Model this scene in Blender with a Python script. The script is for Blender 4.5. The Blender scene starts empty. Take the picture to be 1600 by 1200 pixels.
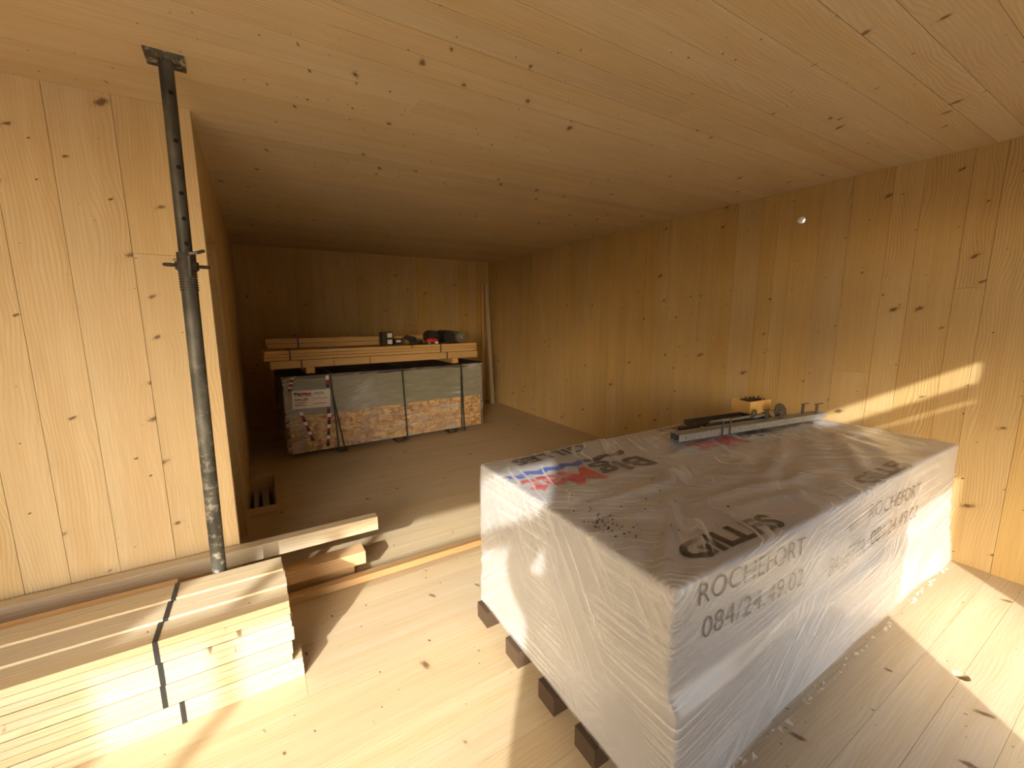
import bpy, bmesh, math, random
from mathutils import Vector, Matrix, noise
random.seed(7)
sc = bpy.context.scene
C = sc.collection

# ------------------------------------------------------------------ camera
F_PX, YAW, PITCH, ROLL, CAM_H = 655.88, math.radians(31.2), math.radians(9.15), math.radians(0.243), 1.606
cd = bpy.data.cameras.new('camera'); cam = bpy.data.objects.new('camera', cd); C.objects.link(cam)
cd.sensor_fit = 'HORIZONTAL'; cd.sensor_width = 36.0; cd.lens = 36.0 * F_PX / 1600.0
cd.clip_start = 0.02
fw = Vector((math.sin(YAW) * math.cos(PITCH), math.cos(YAW) * math.cos(PITCH), -math.sin(PITCH)))
rt = Vector((math.cos(YAW), -math.sin(YAW), 0)); dn = fw.cross(rt)
r2 = rt * math.cos(ROLL) + dn * math.sin(ROLL); d2 = dn * math.cos(ROLL) - rt * math.sin(ROLL)
m = Matrix((r2, -d2, -fw)).transposed().to_4x4(); m.translation = (0, 0, CAM_H)
cam.matrix_world = m
sc.camera = cam

# ------------------------------------------------------------------ light
SUN_AZ, SUN_RATIO = math.radians(38.5), 0.62          # travel heading right of +Y; fall per metre of +Y
SUN_EL = math.atan(SUN_RATIO * math.cos(SUN_AZ))
w = bpy.data.worlds.new('world'); sc.world = w; w.use_nodes = True
nt = w.node_tree; bg = nt.nodes['Background']
sky = nt.nodes.new('ShaderNodeTexSky'); sky.sky_type = 'NISHITA'; sky.sun_disc = False
sky.sun_elevation = SUN_EL; sky.sun_rotation = SUN_AZ + math.pi
sky.air_density = 1.0; sky.dust_density = 2.5; sky.ozone_density = 1.0
nt.links.new(sky.outputs[0], bg.inputs[0]); bg.inputs[1].default_value = 0.80
sl = bpy.data.lights.new('sun', 'SUN'); sl.energy = 5.5; sl.angle = math.radians(0.9); sl.color = (1.0, 0.96, 0.89)
so = bpy.data.objects.new('sun', sl); C.objects.link(so)
sd = Vector((math.sin(SUN_AZ) * math.cos(SUN_EL), math.cos(SUN_AZ) * math.cos(SUN_EL), -math.sin(SUN_EL)))
so.rotation_euler = sd.to_track_quat('-Z', 'Y').to_euler(); so.location = (-6, -8, 8)
vs = sc.view_settings
vs.view_transform = 'Standard'; vs.look = 'None'; vs.gamma = 1.0; vs.use_curve_mapping = False
vs.exposure = 0.26
cy = sc.cycles
cy.max_bounces = 8; cy.diffuse_bounces = 5; cy.glossy_bounces = 3; cy.transparent_max_bounces = 8
cy.use_adaptive_sampling = True; cy.adaptive_threshold = 0.09
cy.use_denoising = True; cy.caustics_reflective = False; cy.caustics_refractive = False
cy.sample_clamp_indirect = 6.0

# ------------------------------------------------------------------ helpers
class MB:
    def __init__(s): s.v = []; s.f = []; s.M = Matrix.Identity(4)
    def add(s, vs, fs):
        b = len(s.v); s.v += [tuple(s.M @ Vector(p)) for p in vs]; s.f += [tuple(b + i for i in f) for f in fs]; return s
    def box(s, x0, x1, y0, y1, z0, z1):
        return s.add([(x, y, z) for x in (x0, x1) for y in (y0, y1) for z in (z0, z1)],
                     [(0, 1, 3, 2), (4, 6, 7, 5), (0, 4, 5, 1), (2, 3, 7, 6), (0, 2, 6, 4), (1, 5, 7, 3)])
    def tube(s, pts, r, n=10, cap=True):
        pts = [Vector(p) for p in pts]; rs = r if isinstance(r, (list, tuple)) else [r] * len(pts)
        vs, fs = [], []; ref = None
        for i, p in enumerate(pts):
            t = (pts[min(i + 1, len(pts) - 1)] - pts[max(i - 1, 0)]).normalized()
            if ref is None: ref = t.orthogonal().normalized()
            u = (ref - t * ref.dot(t)).normalized(); ref = u; q = t.cross(u)
            for k in range(n):
                a = 2 * math.pi * k / n; vs.append(p + (u * math.cos(a) + q * math.sin(a)) * rs[i])
        for i in range(len(pts) - 1):
            for k in range(n): fs.append((i * n + k, i * n + (k + 1) % n, (i + 1) * n + (k + 1) % n, (i + 1) * n + k))
        if cap: fs.append(tuple(range(n))[::-1]); fs.append(tuple((len(pts) - 1) * n + k for k in range(n)))
        return s.add(vs, fs)
    def prism(s, poly, z0, z1):                       # poly in XY, extruded in Z
        n = len(poly); vs = [(x, y, z0) for x, y in poly] + [(x, y, z1) for x, y in poly]
        fs = [tuple(range(n))[::-1], tuple(range(n, 2 * n))] + [(i, (i + 1) % n, n + (i + 1) % n, n + i) for i in range(n)]
        return s.add(vs, fs)
    def mesh(s, name):
        me = bpy.data.meshes.new(name); me.from_pydata(s.v, [], s.f)
        bm = bmesh.new(); bm.from_mesh(me); bmesh.ops.recalc_face_normals(bm, faces=bm.faces); bm.to_mesh(me); bm.free()
        return me
    def build(s, name, mat, parent=None, smooth=False, loc=None, rot=None, bevel=0):
        me = s.mesh(name); me.materials.append(mat)
        if smooth: smooth_mesh(me)
        o = bpy.data.objects.new(name, me); C.objects.link(o)
        if parent: o.parent = parent
        if loc: o.location = loc
        if rot: o.rotation_euler = rot
        if bevel:
            b = o.modifiers.new('bevel', 'BEVEL'); b.width = bevel; b.segments = 2; b.limit_method = 'ANGLE'
        return o
def smooth_mesh(me, ang=40):
    me.polygons.foreach_set('use_smooth', [True] * len(me.polygons))
    bm = bmesh.new(); bm.from_mesh(me)
    for e in bm.edges:
        if len(e.link_faces) == 2 and e.calc_face_angle(0) > math.radians(ang): e.smooth = False
    bm.to_mesh(me); bm.free()
def box(*a): return MB().box(*a)
def empty(name, loc=(0, 0, 0), rz=0):
    o = bpy.data.objects.new(name, None); C.objects.link(o); o.location = loc; o.rotation_euler = (0, 0, rz)
    o.empty_display_size = 0.1; return o
def tag(o, label=None, cat=None, group=None, kind=None):
    if label: o['label'] = label
    if cat: o['category'] = cat
    if group: o['group'] = group
    if kind: o['kind'] = kind
    return o
def bar_x(name, mat, parent, x0, x1, y0, y1, z0, z1, bevel=0):
    """a timber along X whose local frame is centred on it, so that its grain follows it"""
    c = ((x0 + x1) / 2, (y0 + y1) / 2, (z0 + z1) / 2); a, b, d = (x1 - x0) / 2, (y1 - y0) / 2, (z1 - z0) / 2
    return box(-a, a, -b, b, -d, d).build(name, mat, parent, loc=c, bevel=bevel)
def boolean(o, cutter_mb):
    c = cutter_mb.build('cutter', M['dark'])
    md = o.modifiers.new('hole', 'BOOLEAN'); md.operation = 'DIFFERENCE'; md.object = c; md.solver = 'EXACT'
    bpy.context.view_layer.update()
    dg = bpy.context.evaluated_depsgraph_get()
    me = bpy.data.meshes.new_from_object(o.evaluated_get(dg)); o.modifiers.remove(md)
    old = o.data; o.data = me; bpy.data.meshes.remove(old); bpy.data.objects.remove(c)

# ------------------------------------------------------------------ materials
def new_mat(name):
    mt = bpy.data.materials.new(name); mt.use_nodes = True; n = mt.node_tree; b = n.nodes['Principled BSDF']
    return mt, n, b
class G:                                              # tiny node-graph helper
    def __init__(s, n): s.n = n
    def node(s, t, **kw):
        x = s.n.nodes.new(t)
        for k, v in kw.items():
            if k == 'ins':
                for i, val in v.items():
                    if isinstance(val, bpy.types.NodeSocket): s.n.links.new(val, x.inputs[i])
                    else: x.inputs[i].default_value = val
            else: setattr(x, k, v)
        return x
    def math(s, op, a, b=0.0, c=0.0, clamp=False):
        x = s.node('ShaderNodeMath', operation=op, use_clamp=clamp, ins={0: a, 1: b, 2: c}); return x.outputs[0]
    def mixc(s, f, a, b, mode='MIX'):
        x = s.node('ShaderNodeMix', data_type='RGBA', blend_type=mode, ins={0: f, 6: a, 7: b}); return x.outputs[2]
    def ramp(s, v, stops):
        x = s.node('ShaderNodeValToRGB', ins={0: v}); e = x.color_ramp.elements
        while len(e) < len(stops): e.new(0.5)
        for el, (p, c) in zip(e, stops): el.position = p; el.color = c if len(c) == 4 else (*c, 1)
        return x.outputs[0]
    def scale(s, v, sc_):
        x = s.node('ShaderNodeVectorMath', operation='MULTIPLY', ins={0: v, 1: sc_}); return x.outputs[0]
    def vadd(s, v, u):
        x = s.node('ShaderNodeVectorMath', operation='ADD', ins={0: v, 1: u}); return x.outputs[0]
def plain(name, col, rough=0.6, metal=0.0, var=0.12, nscale=20, bump=0.0, stretch=(1, 1, 1)):
    mt, n, b = new_mat(name); g = G(n)
    tc = g.node('ShaderNodeTexCoord').outputs['Object']
    nz = g.node('ShaderNodeTexNoise', ins={'Vector': g.scale(tc, stretch), 'Scale': nscale, 'Detail': 5.0})
    lo = tuple(c * (1 - var) for c in col) + (1,); hi = tuple(min(1, c * (1 + var)) for c in col) + (1,)
    n.links.new(g.ramp(nz.outputs[0], [(0.3, lo), (0.7, hi)]), b.inputs['Base Color'])
    b.inputs['Roughness'].default_value = rough; b.inputs['Metallic'].default_value = metal
    if bump:
        bp = g.node('ShaderNodeBump', ins={'Strength': 1.0, 'Distance': bump, 'Height': nz.outputs[0]})
        n.links.new(bp.outputs[0], b.inputs['Normal'])
    return mt
def wood(name, base, dark, knot=1.0, line=0.35, rough=0.55, per=0.10, dots=0.5, cell=5.0):
    """softwood: grain along local X, rings, knots on the XY face, every piece offset by its own random"""
    mt, n, b = new_mat(name); g = G(n)
    tc = g.node('ShaderNodeTexCoord').outputs['Object']
    rnd = g.node('ShaderNodeObjectInfo').outputs['Random']
    off = g.node('ShaderNodeCombineXYZ', ins={0: g.math('MULTIPLY', rnd, 61.0), 1: g.math('MULTIPLY', rnd, 37.0), 2: g.math('MULTIPLY', rnd, 23.0)}).outputs[0]
    p = g.vadd(tc, off)
    # knots: one per lucky cell, drawn out across the grain and a little askew
    def pv(st):
        sx = g.node('ShaderNodeSeparateXYZ', ins={0: p})
        return g.node('ShaderNodeCombineXYZ', ins={0: g.math('MULTIPLY', g.math('MULTIPLY_ADD', sx.outputs[1], 0.35, sx.outputs[0]), st[0]), 1: g.math('MULTIPLY', sx.outputs[1], st[1]), 2: 0.0}).outputs[0]
    wob = g.node('ShaderNodeTexNoise', ins={'Vector': p, 'Scale': 45.0, 'Detail': 1.0}).outputs[0]
    def knots(scale, lucky, rmin, rmax, seed, str_):
        v = g.node('ShaderNodeTexVoronoi', voronoi_dimensions='2D', feature='F1', ins={'Vector': g.vadd(pv(str_), (seed, seed * 1.7, 0)), 'Scale': scale, 'Randomness': 1.0})
        d = g.math('ADD', v.outputs['Distance'], g.math('MULTIPLY', g.math('SUBTRACT', wob, 0.5), rmax * scale * 1.5))
        sep = g.node('ShaderNodeSeparateColor', ins={0: v.outputs['Color']})
        on = g.math('GREATER_THAN', sep.outputs[0], 1 - lucky)
        rad = g.math('MULTIPLY_ADD', g.math('MULTIPLY', sep.outputs[1], sep.outputs[1]), (rmax - rmin) * scale, rmin * scale)
        q = g.math('DIVIDE', d, rad)
        core = g.math('MULTIPLY', g.math('SUBTRACT', 1.5, q, clamp=True), on)
        halo = g.math('MULTIPLY', g.math('SUBTRACT', 1.0, g.math('DIVIDE', q, 3.2), clamp=True), on)
        return core, halo
    k1, h1 = knots(cell, 0.45 * knot, 0.0035, 0.016, 3.1, (1.25, 0.62))
    k2, _ = knots(10.0, 0.5 * dots, 0.0010, 0.0046, 9.7, (1.2, 0.7))
    # grain, bent round the knots
    warp = g.node('ShaderNodeTexNoise', ins={'Vector': g.scale(p, (1.1, 3.0, 3.0)), 'Scale': 1.3, 'Detail': 2.0}).outputs[0]
    sepv = g.node('ShaderNodeSeparateXYZ', ins={0: p})
    yy = g.math('ADD', g.math('ADD', sepv.outputs[1], g.math('MULTIPLY', sepv.outputs[2], 0.7)), g.math('MULTIPLY', warp, 0.16))
    yy = g.math('ADD', yy, g.math('MULTIPLY', h1, 0.018))
    rings = g.math('SINE', g.math('MULTIPLY', yy, 420.0))
    rings = g.math('POWER', g.math('MULTIPLY_ADD', rings, 0.5, 0.5), 2.5)
    fade = warp
    rings = g.math('MULTIPLY', rings, g.math('MULTIPLY_ADD', fade, 2.6, -0.85, clamp=True))
    fib = g.node('ShaderNodeTexNoise', ins={'Vector': g.scale(p, (2.0, 70.0, 70.0)), 'Scale': 2.0, 'Detail': 2.0, 'Roughness': 0.6}).outputs[0]
    tone = g.node('ShaderNodeTexNoise', ins={'Vector': g.scale(p, (0.45, 11.0, 11.0)), 'Scale': 1.4, 'Detail': 2.0}).outputs[0]
    col = g.mixc(g.math('MULTIPLY', rings, line), (*base, 1), (*dark, 1))
    col = g.mixc(g.math('MULTIPLY_ADD', fib, 1.5, -0.55, clamp=True), col, (base[0] * 0.80, base[1] * 0.74, base[2] * 0.66, 1))
    col = g.mixc(g.math('MULTIPLY_ADD', tone, 1.4, -0.45, clamp=True), col, g.mixc(1.0, col, (0.90, 0.80, 0.64, 1), 'MULTIPLY'))
    r2_ = g.math('FRACT', g.math('MULTIPLY', rnd, 7.31))
    lum = g.math('MULTIPLY_ADD', r2_, per * 2, 1 - per)
    hs = g.node('ShaderNodeHueSaturation', ins={'Hue': 0.5, 'Saturation': g.math('MULTIPLY_ADD', rnd, 0.14, 0.92), 'Value': lum, 'Fac': 1.0, 'Color': col})
    col = g.mixc(g.math('MULTIPLY', h1, 0.22), hs.outputs[0], (dark[0] * 0.9, dark[1] * 0.8, dark[2] * 0.7, 1))
    col = g.mixc(g.math('MULTIPLY', k1, 0.82), col, (0.115, 0.055, 0.022, 1))
    col = g.mixc(g.math('MULTIPLY', k2, 0.9), col, (0.05, 0.025, 0.012, 1))
    n.links.new(col, b.inputs['Base Color']); b.inputs['Roughness'].default_value = rough
    b.inputs['Specular IOR Level'].default_value = 0.3
    return mt
M = {}
M['dark'] = plain('dark_gap', (0.10, 0.06, 0.03), 0.9)
M['ceil'] = wood('spruce_ceiling', (0.70, 0.575, 0.375), (0.48, 0.325, 0.155), 0.85, 0.5, per=0.05, dots=0.9)
M['wall'] = wood('spruce_wall', (0.64, 0.465, 0.212), (0.36, 0.21, 0.065), 0.8, 0.7, per=0.05, dots=0.8)
M['wall_l'] = wood('spruce_wall_knotty', (0.66, 0.50, 0.27), (0.38, 0.235, 0.09), 1.0, 0.42, per=0.07, dots=0.35)
M['floor'] = wood('spruce_floor', (0.61, 0.51, 0.345), (0.44, 0.315, 0.165), 0.45, 0.36, per=0.04, dots=0.7)
M['timber'] = wood('planed_timber', (0.61, 0.53, 0.38), (0.43, 0.32, 0.18), 0.4, 0.55, per=0.06, dots=0.25)
M['timber_old'] = wood('rough_timber', (0.72, 0.50, 0.26), (0.46, 0.25, 0.10), 0.8, 0.5, per=0.10, dots=0.3)
M['timber_far'] = wood('yellow_timber', (0.70, 0.46, 0.17), (0.46, 0.25, 0.07), 0.4, 0.4, per=0.08, dots=0.3)
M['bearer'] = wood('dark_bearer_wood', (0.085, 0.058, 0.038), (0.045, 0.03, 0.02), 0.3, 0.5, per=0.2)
M['strap'] = plain('black_strap', (0.02, 0.022, 0.024), 0.4)
M['hole_shade'] = plain('painted_hole_shade', (0.004, 0.003, 0.003), 0.9)  # near-black paint for the shade inside the prop's pin holes
M['black'] = plain('black_print', (0.008, 0.007, 0.007), 0.5)
M['blackbox'] = plain('black_card', (0.03, 0.026, 0.025), 0.6)
M['ink'] = plain('marker_ink', (0.03, 0.028, 0.028), 0.6)
M['red'] = plain('red_print', (0.52, 0.012, 0.018), 0.5)
M['tape_red'] = plain('dull_red_tape', (0.28, 0.03, 0.025), 0.5)
M['blue'] = plain('blue_print', (0.02, 0.09, 0.48), 0.5)
M['navy'] = plain('navy_print', (0.018, 0.02, 0.07), 0.5)
M['paper'] = plain('white_paper', (0.80, 0.76, 0.70), 0.7, var=0.05)
M['galv'] = plain('galvanised_steel', (0.40, 0.43, 0.43), 0.42, 0.75, 0.25, 60, 0.0006)
M['iron'] = plain('dull_iron', (0.12, 0.105, 0.095), 0.5, 0.7, 0.3, 40)
M['card'] = plain('yellow_card', (0.70, 0.43, 0.13), 0.75, var=0.12, nscale=8)
M['plastic_red'] = plain('red_plastic', (0.65, 0.05, 0.03), 0.4)
M['clearbottle'] = plain('green_grey_roll_core', (0.16, 0.16, 0.11), 0.35)
M['greyboard'] = plain('grey_green_board', (0.26, 0.25, 0.17), 0.6, var=0.18, nscale=9, stretch=(0.6, 1, 3))
M['cloth'] = plain('dark_jacket', (0.03, 0.032, 0.04), 0.85)
M['trouser'] = plain('dark_trousers', (0.035, 0.04, 0.06), 0.85)
M['duct'] = plain('dull_grey_duct', (0.50, 0.52, 0.53), 0.5, 0.1)
M['ground'] = plain('gravel_ground', (0.44, 0.40, 0.33), 0.9, var=0.25, nscale=6)
M['white_frame'] = plain('pale_frame', (0.60, 0.52, 0.42), 0.6)
def prop_mat():
    mt, n, b = new_mat('weathered_prop_steel'); g = G(n)
    tc = g.node('ShaderNodeTexCoord').outputs['Object']
    a = g.node('ShaderNodeTexNoise', ins={'Vector': g.scale(tc, (1, 1, 0.5)), 'Scale': 9.0, 'Detail': 6.0}).outputs[0]
    s = g.node('ShaderNodeTexNoise', ins={'Vector': tc, 'Scale': 26.0, 'Detail': 5.0, 'Roughness': 0.7}).outputs[0]
    col = g.ramp(a, [(0.34, (0.035, 0.034, 0.027)), (0.55, (0.10, 0.098, 0.08)), (0.75, (0.20, 0.195, 0.165))])
    z = g.node('ShaderNodeSeparateXYZ', ins={0: tc}).outputs[2]
    low = g.math('MULTIPLY_ADD', z, -0.62, 1.0, clamp=True)                      # cement splashes on the lower tube
    f = g.math('MULTIPLY', g.math('MULTIPLY_ADD', s, 8.0, -4.1, clamp=True), low)
    col = g.mixc(f, col, (0.55, 0.51, 0.43, 1))
    n.links.new(col, b.inputs['Base Color']); b.inputs['Roughness'].default_value = 0.55; b.inputs['Metallic'].default_value = 0.35
    n.links.new(g.node('ShaderNodeBump', ins={'Strength': 0.6, 'Distance': 0.001, 'Height': s}).outputs[0], b.inputs['Normal'])
    return mt
M['prop'] = prop_mat()
M['prop_dark'] = plain('rusty_collar_iron', (0.06, 0.045, 0.035), 0.7, 0.3, 0.4, 60, 0.0008)
def osb_mat():
    mt, n, b = new_mat('osb_flakes'); g = G(n)
    tc = g.node('ShaderNodeTexCoord').outputs['Object']
    wr = g.node('ShaderNodeTexNoise', ins={'Vector': tc, 'Scale': 7.0, 'Detail': 2.0}).outputs[1]
    p = g.vadd(tc, g.scale(wr, (0.09, 0.09, 0.09)))
    v1 = g.node('ShaderNodeTexVoronoi', ins={'Vector': g.scale(p, (13, 13, 32)), 'Scale': 1.0})
    v2 = g.node('ShaderNodeTexVoronoi', ins={'Vector': g.scale(p, (30, 30, 14)), 'Scale': 1.0})
    s1 = g.node('ShaderNodeSeparateColor', ins={0: v1.outputs['Color']}).outputs[0]
    s2 = g.node('ShaderNodeSeparateColor', ins={0: v2.outputs['Color']}).outputs[1]
    col = g.ramp(g.math('MULTIPLY_ADD', s2, 0.45, g.math('MULTIPLY', s1, 0.55)), [(0.15, (0.30, 0.14, 0.04)), (0.45, (0.56, 0.31, 0.10)), (0.8, (0.76, 0.50, 0.21))])
    n.links.new(col, b.inputs['Base Color']); b.inputs['Roughness'].default_value = 0.6
    return mt
M['osb'] = osb_mat()
def bag_mat():
    mt, n, b = new_mat('white_plastic_hood'); g = G(n)
    tc = g.node('ShaderNodeTexCoord').outputs['Object']
    a = g.node('ShaderNodeTexNoise', ins={'Vector': tc, 'Scale': 3.0, 'Detail': 4.0}).outputs[0]
    col = g.ramp(a, [(0.3, (0.37, 0.375, 0.38)), (0.7, (0.47, 0.475, 0.48))])
    n.links.new(col, b.inputs['Base Color']); b.inputs['Roughness'].default_value = 0.38
    c = g.node('ShaderNodeTexNoise', ins={'Vector': g.scale(tc, (1.0, 2.2, 2.2)), 'Scale': 5.0, 'Detail': 3.0, 'Distortion': 0.5}).outputs[0]
    n.links.new(g.node('ShaderNodeBump', ins={'Strength': 0.5, 'Distance': 0.006, 'Height': c}).outputs[0], b.inputs['Normal'])
    return mt
M['bag'] = bag_mat()
def film_mat(name, tint, amount, sets, rough=0.14, haze=0.05, bumpd=0.0015):
    """stretch film: clear, with milky drawn streaks and a glossy skin. Each set: three row vectors that stretch the coordinates, and whether it draws hair lines"""
    mt, n, b = new_mat(name); g = G(n); n.nodes.remove(b)
    out = n.nodes['Material Output']
    tc = g.node('ShaderNodeTexCoord').outputs['Object']
    mk = g.node('ShaderNodeTexNoise', ins={'Vector': tc, 'Scale': 1.7, 'Detail': 2.0}).outputs[1]
    mks = g.node('ShaderNodeSeparateColor', ins={0: mk}).outputs
    tot = None; hgt = None
    for k, (rows, hair, gain) in enumerate(sets):
        dots = [g.node('ShaderNodeVectorMath', operation='DOT_PRODUCT', ins={0: tc, 1: r_}).outputs['Value'] for r_ in rows]
        vec = g.node('ShaderNodeCombineXYZ', ins={0: dots[0], 1: dots[1], 2: dots[2]}).outputs[0]
        nz = g.node('ShaderNodeTexNoise', ins={'Vector': g.vadd(vec, (k * 9.1 + 4.2, k * 3.3 + 1.7, 0)), 'Scale': 1.0, 'Detail': 2.5, 'Roughness': 0.65}).outputs[0]
        if hair:
            d = g.math('ABSOLUTE', g.math('SUBTRACT', nz, 0.5))
            v = g.math('SUBTRACT', 1.0, g.math('MULTIPLY', d, hair), clamp=True)
        else: v = g.math('MULTIPLY_ADD', nz, 6.0, -3.0, clamp=True)
        v = g.math('MULTIPLY', v, g.math('MULTIPLY_ADD', mks[k], 5.0 * gain, -2.1 * gain, clamp=True))
        tot = v if tot is None else g.math('MAXIMUM', tot, v)
        if k == 0: hgt = nz
    bump = g.node('ShaderNodeBump', ins={'Strength': 1.0, 'Distance': bumpd, 'Height': hgt}).outputs[0]
    tr = g.node('ShaderNodeBsdfTransparent', ins={'Color': (0.98, 0.98, 0.98, 1)}).outputs[0]
    df = g.node('ShaderNodeBsdfDiffuse', ins={'Color': (*tint, 1)}).outputs[0]
    gl = g.node('ShaderNodeBsdfGlossy', ins={'Color': (1, 1, 1, 1), 'Roughness': rough, 'Normal': bump}).outputs[0]
    milky = g.node('ShaderNodeMixShader', ins={0: g.math('MULTIPLY_ADD', tot, amount, haze, clamp=True), 1: tr, 2: df}).outputs[0]
    fr = g.node('ShaderNodeFresnel', ins={'IOR': 1.45, 'Normal': bump}).outputs[0]
    fr = g.math('MULTIPLY', fr, g.math('SUBTRACT', 1.0, g.node('ShaderNodeNewGeometry').outputs['Backfacing']))
    skin = g.node('ShaderNodeMixShader', ins={0: g.math('MULTIPLY', fr, 0.9), 1: milky, 2: gl}).outputs[0]
    n.links.new(skin, out.inputs[0]); return mt
M['film'] = film_mat('stretch_film', (0.92, 0.91, 0.90), 0.46,
                     [(((0.5, 0, 0), (0, 24, 26), (0, 0.7, -0.7)), 0, 0.7),
                      (((0.4, 0.1, 0), (-7, 3, 62), (0.2, 0.5, 0)), 20.0, 1.5),
                      (((0.4, 0.3, 0.4), (18, 28, -22), (0.3, 0, 0.4)), 22.0, 0.9)])
M['film_far'] = film_mat('stretch_film_far', (0.68, 0.66, 0.62), 0.65,
                     [(((0.7, 0, 0), (1.5, 3, 24), (0, 0.5, 0)), 0, 0.9), (((0.8, 0, 0), (-9, 2, 30), (0, 0.5, 0)), 10.0, 1.0)], haze=0.07)
M['tear'] = film_mat('torn_film', (0.80, 0.78, 0.75), 0.4, [(((20, 0, 0), (0, 20, 0), (0, 0, 60)), 0, 1.0)], haze=0.25)

# ------------------------------------------------------------------ structure
XR, YB, XC, YL, H = 3.81, 7.12, -0.181, 2.706, 2.60
XL = -3.4                                            # far left end of the house, out of view
YF = -0.80                                           # window side, behind the camera
T = 0.02                                             # board skin thickness
def struct(o): return tag(o, kind='structure')
def plank_run(parent, mat, a0, a1, pos, length_axis, width_axis, b0, b1, off, wid, gap=0.0018, skip=None, rnd=0.25, jitter=0.0012, split=0.4):
    """boards laid side by side. a0..a1 across, b0..b1 along; pos(a,b)->world centre; returns the boards"""
    out = []; a = a0; rg = random.Random(int(abs(a0 * 991) + abs(b1 * 77) + off * 13))
    while a < a1 - 0.01:
        wd = min(wid * (1 + rg.uniform(-rnd, rnd)), a1 - a)
        if a1 - a - wd < 0.05: wd = a1 - a
        segs = []
        for s0, s1 in (skip(a, a + wd) if skip else [(b0, b1)]):
            if s1 - s0 > 2.0 and rg.random() < split:
                c_ = s0 + (s1 - s0) * rg.uniform(0.2, 0.8); segs += [(s0, c_ - 0.0005), (c_ + 0.0005, s1)]
            else: segs.append((s0, s1))
        for s0, s1 in segs:
            L, Wd = (s1 - s0) / 2, wd / 2 - gap / 2
            t = T / 2
            o = box(-L, L, -Wd, Wd, -t, t).build('plank', mat, parent)
            zax = Vector(length_axis).cross(Vector(width_axis))
            mt = Matrix((length_axis, width_axis, zax)).transposed().to_4x4()
            mt.translation = Vector(pos(a + wd / 2, (s0 + s1) / 2)) + zax * rg.uniform(-jitter, jitter)
            o.matrix_world = mt; out.append((o, a, a + wd))
        a += wd
    return out
HX0, HX1, HY0, HY1 = XC, 0.03, 4.02, 4.80            # hatch in the floor beside the partition
fl = MB()
Z0 = -0.20
for (x0, x1, y0, y1) in ((XL, HX0, YF, YB), (HX1, XR, YF, YB), (HX0, HX1, YF, HY0), (HX0, HX1, HY1, YB)):
    fl.box(x0, x1, y0, y1, Z0, -T)
floor = struct(fl.build('floor', M['floor']))
def floor_skip(a0, a1):
    if a1 <= HY0 or a0 >= HY1: return [(XL, XR)]
    return [(XL, HX0), (HX1, XR)]
cuts = sorted([YF, HY0, HY1, YB])
fp = []
for c0, c1 in zip(cuts, cuts[1:]):
    fp += plank_run(floor, M['floor'], c0, c1, lambda a, b: (b, a, -T / 2), (1, 0, 0), (0, 1, 0), XL, XR, c0, 0.155, gap=0.001, skip=floor_skip, jitter=0.0003)
HOLE = (2.583, 0.371)
for o, a0, a1 in fp:
    if a0 < HOLE[1] + 0.03 and a1 > HOLE[1] - 0.03:
        mb = MB(); mb.tube([(HOLE[0], HOLE[1], -0.2), (HOLE[0], HOLE[1], 0.1)], 0.030, 20); boolean(o, mb)
mb = MB(); mb.tube([(HOLE[0], HOLE[1], -0.17), (HOLE[0], HOLE[1], 0.1)], 0.030, 20); boolean(floor, mb)
sub = MB().box(HX0 - 0.1, HX1 + 0.1, HY0 - 0.2, HY1 + 0.1, -0.62, -0.60)
for q_ in ((HX0 - 0.1, HX0 - 0.08, HY0 - 0.2, HY1 + 0.1), (HX1 + 0.08, HX1 + 0.1, HY0 - 0.2, HY1 + 0.1), (HX0 - 0.1, HX1 + 0.1, HY0 - 0.2, HY0 - 0.18), (HX0 - 0.1, HX1 + 0.1, HY1 + 0.08, HY1 + 0.1)): sub.box(*q_, -0.60, -0.20)
sub = sub.build('trim_1', M['floor']); struct(sub)   # closed box under the hatch, sides added to shut out daylight

ceiling = struct(box(XL - 0.1, XR + 0.2, YF - 0.15, YB + 0.2, H + T, H + 0.2).build('ceiling', M['ceil']))
plank_run(ceiling, M['ceil'], YF - 0.05, YB, lambda a, b: (b, a, H + T / 2), (1, 0, 0), (0, -1, 0), XL, XR, 3.3, 0.165, jitter=0.0005)

wall_right = struct(box(XR + T, XR + 0.09, YF - 0.1, YB + 0.1, -0.2, H + T).build('wall_right', M['wall']))
wr = plank_run(wall_right, M['wall'], YF, YB, lambda a, b: (XR + T / 2, a, b), (0, 0, 1), (0, 1, 0), 0, H, 5.1, 0.175, rnd=0.35)
WH = (1.812, 2.357)
for o, a0, a1 in wr:
    if a0 < WH[0] + 0.03 and a1 > WH[0] - 0.03:
        mb = MB(); mb.tube([(XR - 0.1, *WH), (XR + 0.2, *WH)], 0.028, 20); boolean(o, mb)
mb = MB(); mb.tube([(XR - 0.1, *WH), (XR + 0.2, *WH)], 0.028, 20); boolean(wall_right, mb)

wall_back = struct(box(XL, XR + T, YB + T, YB + 0.1, -0.2, H + T).build('wall_back', M['wall']))
plank_run(wall_back, M['wall'], XL, XR, lambda a, b: (a, YB + T / 2, b), (0, 0, 1), (-1, 0, 0), 0, H, 2.2, 0.22, rnd=0.4)

wall_left = struct(box(XL, XC - 0.1, YL + T, YL + 0.1, 0, H + T).build('wall_left', M['wall_l']))
plank_run(wall_left, M['wall_l'], XL, XC - 0.1, lambda a, b: (a, YL + T / 2, b), (0, 0, 1), (-1, 0, 0), 0, H, 8.4, 0.19, rnd=0.3)

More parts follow.
